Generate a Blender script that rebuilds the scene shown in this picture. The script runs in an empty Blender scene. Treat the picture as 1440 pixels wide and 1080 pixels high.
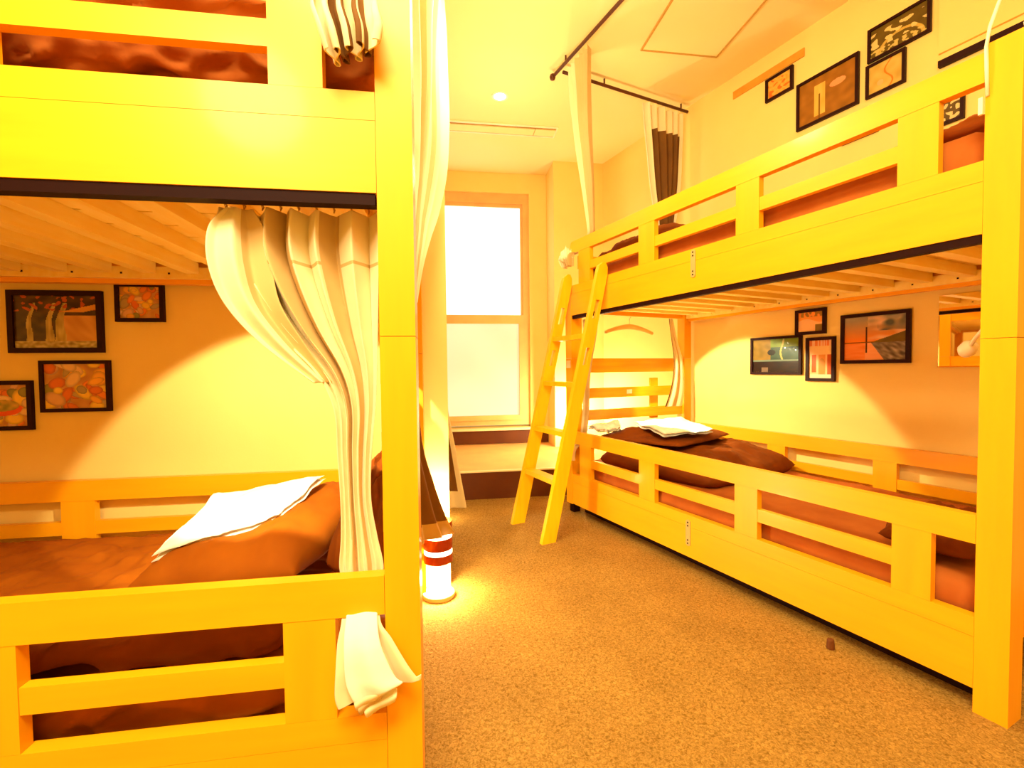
import bpy, bmesh, math, random
from mathutils import Vector, Matrix, noise
PI = math.pi
SC = bpy.context.scene
COL = SC.collection
R_ = random.Random(7)

# ---------------------------------------------------------------- frames
YL = math.radians(8.309); YR = math.radians(25.898)
class Frame:
    def __init__(s, ox, oy, a): s.o = (ox, oy); s.a = a
    def w(s, x, y, z):
        c, n = math.cos(s.a), math.sin(s.a)
        return Vector((s.o[0] + x*c - y*n, s.o[1] + x*n + y*c, z))
FL = Frame(-.196, .942, YL)              # left bed / back wall: x right, y back
FR = Frame(1.319, 1.203, YR)             # right bed / right wall: x towards wall, y away
FB = Frame(-.196, .942, YL + PI/2)       # left bed in bed coordinates (x depth, y along)

# ---------------------------------------------------------------- materials
def lin(c):
    return tuple((v/255/12.92 if v/255 <= .04045 else ((v/255+.055)/1.055)**2.4) for v in c)
def new_mat(name):
    m = bpy.data.materials.new(name); m.use_nodes = True
    nt = m.node_tree; b = nt.nodes['Principled BSDF']
    return m, nt, b
def mat(name, c, rough=.6, var=.12, scale=6, bump=.0, bscale=60, stretch=(1,1,1), spec=.3, metal=0, coat=0, c2=None, sheen=0):
    m, nt, b = new_mat(name)
    N, L = nt.nodes, nt.links
    tc = N.new('ShaderNodeTexCoord'); mp = N.new('ShaderNodeMapping'); mp.inputs['Scale'].default_value = stretch
    L.new(tc.outputs['Object'], mp.inputs['Vector'])
    nz = N.new('ShaderNodeTexNoise'); nz.inputs['Scale'].default_value = scale; nz.inputs['Detail'].default_value = 5
    L.new(mp.outputs['Vector'], nz.inputs['Vector'])
    cr = N.new('ShaderNodeValToRGB'); L.new(nz.outputs['Fac'], cr.inputs['Fac'])
    a = lin(c); d = lin(c2) if c2 else tuple(v*(1-var) for v in a)
    cr.color_ramp.elements[0].position = .35; cr.color_ramp.elements[1].position = .65
    cr.color_ramp.elements[0].color = (*d, 1); cr.color_ramp.elements[1].color = (*a, 1)
    L.new(cr.outputs['Color'], b.inputs['Base Color'])
    b.inputs['Roughness'].default_value = rough; b.inputs['Specular IOR Level'].default_value = spec
    b.inputs['Metallic'].default_value = metal; b.inputs['Coat Weight'].default_value = coat
    b.inputs['Coat Roughness'].default_value = .12; b.inputs['Sheen Weight'].default_value = sheen
    if bump:
        n2 = N.new('ShaderNodeTexNoise'); n2.inputs['Scale'].default_value = bscale; n2.inputs['Detail'].default_value = 3
        L.new(mp.outputs['Vector'], n2.inputs['Vector'])
        bp = N.new('ShaderNodeBump'); bp.inputs['Strength'].default_value = bump; bp.inputs['Distance'].default_value = .01
        L.new(n2.outputs['Fac'], bp.inputs['Height']); L.new(bp.outputs['Normal'], b.inputs['Normal'])
    return m
def emis(name, c, s):
    m, nt, b = new_mat(name)
    b.inputs['Base Color'].default_value = (*lin(c), 1)
    b.inputs['Emission Color'].default_value = (*lin(c), 1); b.inputs['Emission Strength'].default_value = s
    return m
WOOD = dict(rough=.42, var=.18, bump=.02, bscale=10, spec=.35, coat=.12)
M = {}
M['wood_u'] = mat('pine_varnish_long', (251, 177, 12), scale=4, stretch=(6, .7, 6), c2=(249, 170, 10), **WOOD)
M['wood_z'] = mat('pine_varnish_upright', (251, 177, 12), scale=4, stretch=(6, 6, .7), c2=(249, 170, 10), **WOOD)
M['wood_x'] = mat('pine_varnish_cross', (247, 174, 10), scale=5, stretch=(.7, 9, 9), c2=(242, 160, 8), **WOOD)
M['pale'] = mat('pale_pine', (255, 226, 130), rough=.6, scale=6, stretch=(1, 6, 6), c2=(252, 216, 112))
M['ladderwood'] = mat('ladder_pine', (252, 192, 12), scale=5, stretch=(6, 6, .8), c2=(248, 180, 8), **WOOD)
M['wall'] = mat('cream_wallpaper', (252, 222, 134), rough=.85, scale=2.5, c2=(250, 218, 128), bump=.05, bscale=180)
M['ceil'] = mat('cream_ceiling', (255, 235, 168), rough=.9, scale=1.5, c2=(254, 232, 160))
M['brown'] = mat('dark_brown_panel', (100, 48, 0), rough=.6, scale=4, c2=(90, 40, 0))
M['sill'] = mat('pale_sill', (255, 226, 170), rough=.4)
M['wframe'] = mat('window_frame_paint', (242, 190, 116), rough=.5)
M['tread'] = mat('platform_top', (244, 184, 108), rough=.6)
M['bracket'] = mat('steel_plate', (200, 172, 104), rough=.45)
M['dark'] = mat('dark_maroon_frame', (44, 8, 8), rough=.5, var=.2, coat=0, spec=.15)
M['rail'] = mat('dark_metal_rail', (36, 8, 4), rough=.6, spec=.1)
M['rod'] = mat('dark_metal_rod', (92, 44, 14), rough=.35)
M['sheet'] = mat('brown_cotton', (158, 84, 4), rough=.85, scale=8, c2=(146, 74, 2), spec=.15, bump=.25, bscale=9)
M['sheet2'] = mat('brown_duvet', (126, 60, 2), rough=.8, scale=9, c2=(110, 50, 1), spec=.15, bump=.3, bscale=14)
M['sheet_lit'] = mat('brown_cotton_lit', (184, 104, 40), rough=.85, scale=8, c2=(172, 92, 32), bump=.25, bscale=9, spec=.15)  # lighter copy of the brown cotton, stronger light put into the colour
M['towel'] = mat('white_linen', (252, 246, 230), rough=.9, scale=20, var=.04, bump=.15, bscale=25)
M['cream'] = mat('cream_curtain', (243, 226, 180), rough=.7, scale=4, c2=(236, 217, 168), bump=.1, bscale=30, sheen=.3)
M['taupe'] = mat('taupe_curtain_back', (214, 182, 122), rough=.8, scale=4, c2=(204, 172, 112), bump=.1, bscale=30)
M['choc'] = mat('brown_curtain', (122, 80, 22), rough=.8, scale=4, c2=(108, 68, 18), bump=.1, bscale=30)
M['white'] = mat('white_plastic', (250, 240, 205), rough=.35, var=.03)
M['lampband'] = mat('red_brown_lamp_band', (160, 52, 6), rough=.3, coat=.3)
M['lampbase'] = mat('cream_lamp_base', (235, 200, 130), rough=.4)
M['socket'] = mat('brown_socket', (150, 95, 40), rough=.5)
M['glow'] = emis('lamp_glow_ring', (255, 236, 190), 9)
M['bulb'] = emis('bulb_glow', (255, 226, 160), 130)
M['down'] = emis('downlight_glow', (255, 238, 195), 14)
M['hanger'] = mat('hanger_wood', (205, 160, 76), rough=.5)
M['hangbar'] = mat('hanger_pale_wood', (232, 196, 112), rough=.5)
M['tape'] = mat('ochre_wood_strip', (226, 160, 52), rough=.6, scale=12, c2=(214, 146, 40))
M['stub'] = mat('dark_wood_stub', (110, 60, 20), rough=.6)
def carpet():
    m, nt, b = new_mat('loop_carpet'); N, L = nt.nodes, nt.links
    tc = N.new('ShaderNodeTexCoord')
    n1 = N.new('ShaderNodeTexNoise'); n1.inputs['Scale'].default_value = 120; n1.inputs['Detail'].default_value = 4; n1.inputs['Distortion'].default_value = 1.2
    n2 = N.new('ShaderNodeTexNoise'); n2.inputs['Scale'].default_value = 4; n2.inputs['Detail'].default_value = 5
    L.new(tc.outputs['Object'], n1.inputs['Vector']); L.new(tc.outputs['Object'], n2.inputs['Vector'])
    cr = N.new('ShaderNodeValToRGB'); L.new(n1.outputs['Fac'], cr.inputs['Fac'])
    cr.color_ramp.elements[0].position = .3; cr.color_ramp.elements[1].position = .68
    cr.color_ramp.elements[0].color = (*lin((132, 96, 34)), 1); cr.color_ramp.elements[1].color = (*lin((198, 154, 76)), 1)
    c2 = N.new('ShaderNodeValToRGB'); L.new(n2.outputs['Fac'], c2.inputs['Fac'])
    c2.color_ramp.elements[0].position = .3; c2.color_ramp.elements[1].position = .7
    c2.color_ramp.elements[0].color = (.8, .78, .74, 1); c2.color_ramp.elements[1].color = (1, 1, 1, 1)
    mx = N.new('ShaderNodeMix'); mx.data_type = 'RGBA'; mx.blend_type = 'MULTIPLY'; mx.inputs[0].default_value = 1
    L.new(cr.outputs['Color'], mx.inputs[6]); L.new(c2.outputs['Color'], mx.inputs[7])
    L.new(mx.outputs[2], b.inputs['Base Color']); b.inputs['Roughness'].default_value = .95; b.inputs['Specular IOR Level'].default_value = .1
    bp = N.new('ShaderNodeBump'); bp.inputs['Strength'].default_value = .7; bp.inputs['Distance'].default_value = .01
    L.new(n1.outputs['Fac'], bp.inputs['Height']); L.new(bp.outputs['Normal'], b.inputs['Normal'])
    return m
M['carpet'] = carpet()
def clear_glass():
    m, nt, b = new_mat('clear_lamp_glass'); N, L = nt.nodes, nt.links
    t = N.new('ShaderNodeBsdfTransparent'); t.inputs['Color'].default_value = (1, .97, .9, 1)
    g = N.new('ShaderNodeBsdfGlossy'); g.inputs['Roughness'].default_value = .1
    d = N.new('ShaderNodeBsdfTranslucent'); d.inputs['Color'].default_value = (1, .95, .8, 1)
    m1 = N.new('ShaderNodeMixShader'); m1.inputs[0].default_value = .07; L.new(t.outputs[0], m1.inputs[1]); L.new(d.outputs[0], m1.inputs[2])
    m2 = N.new('ShaderNodeMixShader'); m2.inputs[0].default_value = .08; L.new(m1.outputs[0], m2.inputs[1]); L.new(g.outputs[0], m2.inputs[2])
    L.new(m2.outputs[0], N['Material Output'].inputs['Surface'])
    return m
M['glass'] = clear_glass()
def mirror():
    m, nt, b = new_mat('mirror_glass')
    b.inputs['Base Color'].default_value = (.93, .86, .7, 1); b.inputs['Metallic'].default_value = 1; b.inputs['Roughness'].default_value = .02
    return m
M['mirror'] = mirror()
def frosted(name, top, bot, s):
    # daylight behind frosted glass, emission colour varied by soft noise
    m, nt, b = new_mat(name); N, L = nt.nodes, nt.links
    tc = N.new('ShaderNodeTexCoord'); nz = N.new('ShaderNodeTexNoise'); nz.inputs['Scale'].default_value = 1.3; nz.inputs['Detail'].default_value = 1
    L.new(tc.outputs['Object'], nz.inputs['Vector'])
    cr = N.new('ShaderNodeValToRGB'); L.new(nz.outputs['Fac'], cr.inputs['Fac'])
    cr.color_ramp.elements[0].color = (*lin(bot), 1); cr.color_ramp.elements[1].color = (*lin(top), 1)
    cr.color_ramp.elements[0].position = .35; cr.color_ramp.elements[1].position = .65
    b.inputs['Base Color'].default_value = (.3, .26, .2, 1); b.inputs['Roughness'].default_value = .5
    L.new(cr.outputs['Color'], b.inputs['Emission Color']); b.inputs['Emission Strength'].default_value = s
    return m
M['pane_hi'] = frosted('frosted_pane_bright', (255, 252, 240), (255, 250, 228), 1.25)
M['pane_lo'] = frosted('frosted_pane_soft', (255, 232, 180), (255, 212, 158), .62)
def print_mat():
    m, nt, b = new_mat('glossy_print'); N, L = nt.nodes, nt.links
    a = N.new('ShaderNodeVertexColor'); a.layer_name = 'Col'
    L.new(a.outputs['Color'], b.inputs['Base Color']); b.inputs['Roughness'].default_value = .3
    b.inputs['Coat Weight'].default_value = .35; b.inputs['Coat Roughness'].default_value = .1; b.inputs['Specular IOR Level'].default_value = .2
    nz = N.new('ShaderNodeTexNoise'); nz.inputs['Scale'].default_value = 22
    tc = N.new('ShaderNodeTexCoord'); L.new(tc.outputs['Object'], nz.inputs['Vector'])
    bp = N.new('ShaderNodeBump'); bp.inputs['Strength'].default_value = .355; bp.inputs['Distance'].default_value = .01
    L.new(nz.outputs['Fac'], bp.inputs['Height']); L.new(bp.outputs['Normal'], b.inputs['Coat Normal'])
    return m
M['print'] = print_mat()

# ---------------------------------------------------------------- builders
def link(name, me, parent=None):
    o = bpy.data.objects.new(name, me); COL.objects.link(o)
    if parent: o.parent = parent
    return o
def tag(o, label, cat, group=None, kind=None):
    o['label'] = label; o['category'] = cat
    if group: o['group'] = group
    if kind: o['kind'] = kind
    return o
def root(name, F, org, label, cat, group=None):
    o = bpy.data.objects.new(name, None); COL.objects.link(o); o.empty_display_size = .1
    o.location = F.w(*org); o.rotation_euler = (0, 0, F.a)
    tag(o, label, cat, group); o['_org'] = org
    return o
class MB:
    def __init__(s): s.bm = bmesh.new(); s.mi = 0
    def box(s, x0, x1, y0, y1, z0, z1, mi=0):
        vs = [s.bm.verts.new(p) for p in ((x0,y0,z0),(x1,y0,z0),(x1,y1,z0),(x0,y1,z0),(x0,y0,z1),(x1,y0,z1),(x1,y1,z1),(x0,y1,z1))]
        for f in ((3,2,1,0),(4,5,6,7),(0,1,5,4),(1,2,6,5),(2,3,7,6),(3,0,4,7)):
            s.bm.faces.new([vs[i] for i in f]).material_index = mi
        return s
    def prism(s, poly, lo, hi, axis='x'):
        # poly in the two other axes, extruded along axis
        def P(a, b, t): return {'x': (t, a, b), 'y': (a, t, b), 'z': (a, b, t)}[axis]
        A = [s.bm.verts.new(P(a, b, lo)) for a, b in poly]; B = [s.bm.verts.new(P(a, b, hi)) for a, b in poly]
        n = len(poly); s.bm.faces.new(A); s.bm.faces.new(B[::-1])
        for i in range(n): s.bm.faces.new([A[i], B[i], B[(i+1) % n], A[(i+1) % n]])
        return s
    def lathe(s, prof, c=(0,0,0), n=24):
        rings = []
        for r, z in prof:
            rings.append([s.bm.verts.new((c[0]+r*math.cos(2*PI*i/n), c[1]+r*math.sin(2*PI*i/n), c[2]+z)) for i in range(n)])
        for a, b in zip(rings, rings[1:]):
            for i in range(n): s.bm.faces.new([a[i], a[(i+1)%n], b[(i+1)%n], b[i]])
        if prof[0] != prof[-1]:
            if prof[0][0] > 1e-5: s.bm.faces.new(rings[0][::-1])
            if prof[-1][0] > 1e-5: s.bm.faces.new(rings[-1])
        return s
    def tube(s, pts, r, n=10):
        pts = [Vector(p) for p in pts]; rings = []
        for i, p in enumerate(pts):
            d = (pts[min(i+1, len(pts)-1)] - pts[max(i-1, 0)]).normalized()
            u = d.cross(Vector((0,0,1)));  u = u if u.length > .05 else d.cross(Vector((1,0,0)))
            u.normalize(); v = d.cross(u).normalized(); rr = r[i] if isinstance(r, (list, tuple)) else r
            rings.append([s.bm.verts.new(p + (u*math.cos(2*PI*k/n) + v*math.sin(2*PI*k/n))*rr) for k in range(n)])
        for a, b in zip(rings, rings[1:]):
            for i in range(n): s.bm.faces.new([a[i], a[(i+1)%n], b[(i+1)%n], b[i]])
        s.bm.faces.new(rings[0][::-1]); s.bm.faces.new(rings[-1])
        return s
    def build(s, name, mats, F=None, org=(0,0,0), parent=None, bevel=0, smooth=False, rot=None):
        # vertices are in frame coordinates; org is the object's origin in the frame (or the parent's)
        bm = s.bm
        if bevel:
            es = [e for e in bm.edges if len(e.link_faces) == 2 and e.calc_face_angle(0) > .5]
            bmesh.ops.bevel(bm, geom=es, offset=bevel, segments=2, profile=.5, affect='EDGES', clamp_overlap=True)
        if parent is not None and '_org' in parent: org = tuple(parent['_org'])
        bmesh.ops.translate(bm, verts=bm.verts, vec=(-org[0], -org[1], -org[2]))
        bmesh.ops.recalc_face_normals(bm, faces=bm.faces)
        me = bpy.data.meshes.new(name); bm.to_mesh(me); bm.free()
        for m in (mats if isinstance(mats, (list, tuple)) else [mats]): me.materials.append(m)
        if smooth: me.polygons.foreach_set('use_smooth', [True]*len(me.polygons))
        o = link(name, me, parent)
        if parent is None:
            o.location = F.w(*org); o.rotation_euler = (0, 0, F.a)
        return o
def struct(name, mb, m, F, org=(0,0,0), **k):
    o = mb.build(name, m, F, org, **k); o['kind'] = 'structure'; return o

# ---------------------------------------------------------------- room shell
CEIL = 3.0
mb = MB().box(-3.6, 4.2, -3.2, 4.1, -.05, 0); struct('floor', mb, M['carpet'], FL)['label'] = 'tan looped carpet floor'
mb = MB().box(-3.7, 4.2, -3.3, 4.1, CEIL, CEIL+.06); struct('ceiling', mb, M['ceil'], FL)['label'] = 'cream ceiling'
# picture wall behind the left bed, ends as a free edge beside the floor lamp
mb = MB().box(-3.6, .07, 1.13, 1.27, 0, CEIL); struct('wall_left', mb, M['wall'], FL, bevel=.004)['label'] = 'cream wall with framed pictures behind the left bunk bed'
mb = MB().box(-3.72, -3.6, -3.3, 4.1, 0, CEIL); struct('wall_far_left', mb, M['wall'], FL)['label'] = 'cream side wall'
mb = MB().box(-3.7, 4.2, -3.3, -3.2, 0, CEIL); struct('wall_front', mb, M['wall'], FL)['label'] = 'cream wall opposite the window'
mb = MB().box(1.13, 1.23, -3.6, 3.9, 0, CEIL); struct('wall_right', mb, M['wall'], FR)['label'] = 'cream wall with framed pictures behind the right bunk bed'
WX0, WX1, WZ0, WZ1 = -.5, .95, .396, 2.80
mb = MB().box(-3.6, WX0, 3.8, 3.95, 0, CEIL).box(WX1, 1.134, 3.8, 3.95, 0, CEIL).box(WX0, WX1, 3.8, 3.95, 0, WZ0-.02).box(WX0, WX1, 3.8, 3.95, WZ1, CEIL)
struct('wall_back', mb, M['wall'], FL)['label'] = 'cream window wall at the far end'
mb = MB().box(1.134, 1.66, 3.47, 3.95, 0, CEIL); struct('wall_back_right', mb, M['wall'], FL)['label'] = 'cream wall projecting beside the window recess'
# window
w = MB().box(WX0, WX0+.07, 3.83, 3.9, WZ0, WZ1).box(.885, WX1, 3.83, 3.9, WZ0, WZ1).box(WX0+.07, .885, 3.83, 3.9, WZ1-.10, WZ1).box(WX0+.07, .885, 3.83, 3.9, WZ0, .45)
wf = struct('window_1', w, M['wframe'], FL, bevel=.003); wf['label'] = 'sash window with frosted panes and peach frame'
mb = MB().box(WX0+.07, .885, 3.80, 3.845, 1.455, 1.545).box(.835, .885, 3.80, 3.828, .45, 1.455).box(WX0+.07, .835, 3.80, 3.828, .45, .50).box(WX0+.07,-.36, 3.80,3.828,.50,1.455)
mb.build('sash', M['wframe'], parent=wf)
mb = MB().box(.862, .885, 3.846, 3.86, 1.545, 2.70).box(WX0+.07, .862, 3.846, 3.86, 2.665, 2.70)
mb.build('upper_sash', M['wframe'], parent=wf)
mb = MB().box(WX0+.07, .862, 3.861, 3.868, 1.50, 2.665); mb.build('upper_pane', M['pane_hi'], parent=wf)
mb = MB().box(-.36, .835, 3.829, 3.836, .50, 1.455); mb.build('lower_pane', M['pane_lo'], parent=wf)
mb = MB().box(WX0-.05, WX1+.04, 3.74, 3.82, .35, .375); struct('trim_1', mb, M['sill'], FL, bevel=.003)['label'] = 'pale window sill'
mb = MB().box(-3.6, 1.134, 3.775, 3.80, .21, .348); struct('baseboard_back', mb, M['brown'], FL)['label'] = 'dark brown band under the window sill'
# raised step in front of the window
mb = MB().box(-3.6, 2.05, 2.50, 3.8, .001, .205); struct('trim_2', mb, M['tread'], FL)['label'] = 'raised step below the window'
mb = MB().box(-3.6, 2.05, 2.485, 2.50, .001, .205); struct('baseboard_step', mb, M['brown'], FL)['label'] = 'dark brown riser of the step'
mb = MB().box(-3.6, 2.05, 2.478, 2.51, .205, .215); struct('trim_3', mb, M['sill'], FL)['label'] = 'pale nosing on the step edge'

# ---------------------------------------------------------------- ceiling fittings
def lbl_thing(name, F, org, label, cat, group=None): return root(name, F, org, label, cat, group)
def world_to(F, x, y):
    dx, dy = x-F.o[0], y-F.o[1]; c, n = math.cos(F.a), math.sin(F.a)
    return dx*c+dy*n, -dx*n+dy*c
lx, ly = world_to(FL, -.066, 3.466)
t = root('ceiling_light', FL, (lx, ly, CEIL), 'small round recessed ceiling light glowing near the window end', 'ceiling light')
MB().lathe([(.062, -.006), (.062, 0), (.045, 0), (.045, -.006), (.062, -.006)], (lx, ly, CEIL)).build('trim_ring', M['white'], parent=t, smooth=False)
MB().lathe([(.001, -.004), (.044, -.004), (.044, -.001), (.001, -.001)], (lx, ly, CEIL)).build('bulb', M['down'], parent=t)
t = root('air_vent', FL, (.4, 2.93, CEIL), 'long slim slotted air vent set in the ceiling before the window', 'vent')
mb = MB().box(-.35, 1.03, 2.85, 2.862, CEIL-.012, CEIL-.001).box(-.35, 1.03, 3.003, 3.015, CEIL-.012, CEIL-.001).box(-.35, -.338, 2.862, 3.003, CEIL-.012, CEIL-.001).box(1.018, 1.03, 2.862, 3.003, CEIL-.012, CEIL-.001)
mb.build('frame', M['white'], parent=t)
MB().box(-.338, 1.018, 2.9, 2.995, CEIL-.008, CEIL-.001).build('flap', M['ceil'], parent=t)
MB().box(-.338, 1.018, 2.866, 2.872, CEIL-.007, CEIL-.001).box(-.338, 1.018, 2.886, 2.892, CEIL-.007, CEIL-.001).box(.84,.845,2.872,3.0,CEIL-.01,CEIL-.008).build('slot', M['hanger'], parent=t)
t = root('ceiling_panel', FL, (1.6, 1.6, CEIL), 'square flush access panel in the ceiling above the right bunk bed', 'ceiling panel')
MB().box(1.33, 1.832, 1.33, 1.862, CEIL-.006, CEIL-.001).build('cover', M['ceil'], parent=t)
mb = MB()
for a in ((1.318, 1.33, 1.318, 1.874), (1.832, 1.844, 1.318, 1.874), (1.33, 1.832, 1.318, 1.33), (1.33, 1.832, 1.862, 1.874)): mb.box(*a, CEIL-.009, CEIL-.001)
mb.build('frame', M['hanger'], parent=t)

# ---------------------------------------------------------------- bunk bed
D = 1.10; LEN = 2.17; PW = .071
UPR = [(.17, .27), (.737, .843), (1.324, 1.443), (1.89, 2.013)]
def make_bunk(F, label, inset=0.):
    t = root('bunk_bed', F, (0, 0, 0), label, 'bunk bed', 'wooden bunk beds')
    t['_org'] = (0., 0., 0.)
    def part(mb, name, m, bevel=.003, par=t, **k): return mb.build(name, M[m], parent=par, bevel=bevel, **k)
    org = (0., 0., 0.)
    # posts (two stacked lengths meeting at a joint)
    for x0, y0, top in ((0, 0, 1.84), (D-.07, inset, 1.84), (0, 2.10, 1.53), (D-.07, 2.10, 1.84)):
        low = .062 if (x0 == 0 and y0 > 1) else 0
        mb = MB().box(x0, x0+(.085 if x0 == 0 else .07), y0, y0+PW, low, 1.048)
        part(mb, 'post', 'wood_z', .004)
        if low: part(MB().box(.02, .07, 2.112, 2.16, 0, .0615), 'shaded_foot', 'rail', .003)  # set back and coloured dark to stand in for under-bed shade
        mb = MB().box(x0, x0+(.085 if x0 == 0 else .07), y0, y0+PW, 1.0495, top)
        part(mb, 'upper_post', 'wood_z', .004)
    # long side rails, front and rear, lower and upper
    for zb in (0, 1.263):
        for x0 in (.001, D-.034):
            z0 = .067 if zb == 0 else .072
            mb = MB().box(x0, x0+.033, PW+.001+(inset if x0 > .5 else 0), 2.099, zb+z0, zb+.2135)
            part(mb, 'side_rail', 'wood_u')
            mb = MB().box(x0, x0+.033, PW+.001+(inset if x0 > .5 else 0), 2.099, zb+.2145, zb+.270)
            part(mb, 'side_rail_cap', 'wood_u')
    # guards
    for zb in (0, 1.263):
        for x0 in (0, D-.032):
            if zb and x0: continue
            ye = 2.099 if not zb else 2.105
            if zb:
                pl = [(PW+.001, .478+zb), (2.08, .478+zb), (2.1, .484+zb), (2.108, .50+zb), (2.108, .535+zb), (2.1, .552+zb), (2.085, .558+zb), (PW+.001, .558+zb)]
                mb = MB().prism(pl, x0, x0+.032, 'x')
            else:
                mb = MB().box(x0, x0+.032, PW+.001+(inset if x0 > .5 else 0), ye, .478, .558)
            part(mb, 'guard_rail', 'wood_u', .004)
            for a, b in UPR:
                part(MB().box(x0+.001, x0+.029, a, b, zb+.2705, zb+.4775), 'guard_upright', 'wood_z', .002)
            for (a, b) in ((.27, .737), (.843, 1.324), (1.443, 1.89)):
                part(MB().box(x0+.003, x0+.027, a+.0005, b-.0005, zb+.343, zb+.395), 'middle_rail', 'wood_u', .003)
    # end boards
    for y0 in (.018+inset, 2.12):
        for z0, z1 in ((.95, 1.05), (.772, .843), (.62, .69), (.2, .34), (1.355, 1.47)):
            part(MB().box(.086, D-.071, y0, y0+.03, z0, z1), 'end_board', 'wood_x')
        part(MB().box(.735, .81, y0+.031, y0+.045, .60, .905), 'end_brace', 'wood_z')
        part(MB().box(.086, D-.071, y0, y0+.03, 1.66, 1.75), 'end_board', 'wood_x')
    # ledgers with screw holes, joists, deck
    for zb in (1.353, .16):
        for x0 in ((.035, D-.054) if zb > 1 else (.035, D-.054)):
            lg = part(MB().box(x0, x0+.02, PW+.002, 2.098, zb, zb+.045), 'ledger', 'pale', .001)
            if zb > 1:
                xs = x0-.0015 if x0 > .5 else x0+.0215
                for k in range(12):
                    y = .16+k*.17
                    MB().box(min(xs, xs+.002), max(xs, xs+.002)-.0005, y, y+.007, zb+.016, zb+.023).build('screw', M['rail'], parent=lg)
    for k in range(13):
        y = .13 + k*.155
        part(MB().box(.0555, D-.0545, y, y+.045, 1.372, 1.414), 'slat', 'pale', .001)
    mb = MB()
    for k in range(8):
        mb.box(.06+k*.122, .06+k*.122+.114, .09, 2.09, 1.415, 1.425)
    part(mb, 'bed_deck', 'pale', 0)
    mb = MB()
    for k in range(8):
        mb.box(.06+k*.122, .06+k*.122+.114, .09, 2.09, .206, .216)
    part(mb, 'bed_deck', 'pale', 0)
    part(MB().box(.004, .032, PW+.004, 2.095, 1.312, 1.334), 'curtain_track', 'rail', .002)
    part(MB().box(.088, .098, .02, 2.08, .001, .158), 'underbed_shade_panel', 'rail', .001)  # added dark panel standing in for the shade under the bed
    # metal plates on the side rails
    for z0, z1, y in ((.122, .247, 1.096), (1.40, 1.528, 1.068)):
        mb = MB().prism([(y-.013, z0+.006), (y-.005, z0), (y+.005, z0), (y+.013, z0+.006), (y+.013, z1-.006), (y+.005, z1), (y-.005, z1), (y-.013, z1-.006)], -.0035, .0008, 'x')
        br = part(mb, 'metal_plate', 'bracket', .0005)
        for zz in (z0+.012, z0+.028, z1-.028, z1-.012): MB().box(-.0055, -.003, y-.003, y+.003, zz-.003, zz+.003).build('screw', M['rail'], parent=br)
    return t
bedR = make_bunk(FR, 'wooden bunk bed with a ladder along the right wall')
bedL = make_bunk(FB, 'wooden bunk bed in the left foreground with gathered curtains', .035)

# ---------------------------------------------------------------- soft things
def fbm(p, s=1.0):
    return noise.fractal(Vector(p)*s, 1.0, 2.0, 4)
def mattress(F, x0, x1, y0, y1, z0, z1, label, seed=0, amp=.006, m='sheet', name='mattress', cat='mattress', crump=0, r=.045):
    bm = bmesh.new(); nx, ny, nz = 26, 54, 5
    if crump: nx, ny, nz = max(12, int((x1-x0)/.02)), int((y1-y0)/.009), int((z1-z0)/.009)
    cx, cy, cz = (x0+x1)/2, (y0+y1)/2, (z0+z1)/2; hx, hy, hz = (x1-x0)/2, (y1-y0)/2, (z1-z0)/2
    def P(a, b, c):
        p = Vector((a*hx, b*hy, c*hz)); q = Vector((max(-hx+r, min(hx-r, p.x)), max(-hy+r, min(hy-r, p.y)), max(-hz+r, min(hz-r, p.z))))
        d = p-q
        if d.length > 1e-6: p = q + d.normalized()*r
        n = d.normalized() if d.length > 1e-6 else Vector((0,0,0))
        k = amp*fbm((p.x*4+seed, p.y*3, p.z*9), 1.6)
        p += n*k*1.2
        if crump:
            q = Vector((p.x*4, (p.y+p.z*.9)*5.5+seed, p.z*11-p.x*9)); w_ = noise.noise(q*.6+Vector((7, seed, 0)))
            k2 = 1-2.6*abs(noise.noise(q+Vector((w_*1.8, w_*1.2, 0)))) + .35*(1-3*abs(noise.noise(q*2.3)))
            p += n*crump*(k2-.5)
            p.z = max(p.z, -hz)
        return (cx+p.x, cy+p.y, cz+p.z)
    bm2 = {}
    def V(i, j, k):
        key = (i, j, k)
        if key not in bm2: bm2[key] = bm.verts.new(P(2*i/nx-1, 2*j/ny-1, 2*k/nz-1))
        return bm2[key]
    for i in range(nx):
        for j in range(ny):
            for k in (0, nz): bm.faces.new([V(i,j,k), V(i+1,j,k), V(i+1,j+1,k), V(i,j+1,k)])
    for i in range(nx):
        for k in range(nz):
            for j in (0, ny): bm.faces.new([V(i,j,k), V(i+1,j,k), V(i+1,j,k+1), V(i,j,k+1)])
    for j in range(ny):
        for k in range(nz):
            for i in (0, nx): bm.faces.new([V(i,j,k), V(i,j+1,k), V(i,j+1,k+1), V(i,j,k+1)])
    s = MB(); s.bm.free(); s.bm = bm
    o = s.build(name, M[m], F, (cx, cy, z0), smooth=True)
    return tag(o, label, cat)
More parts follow.
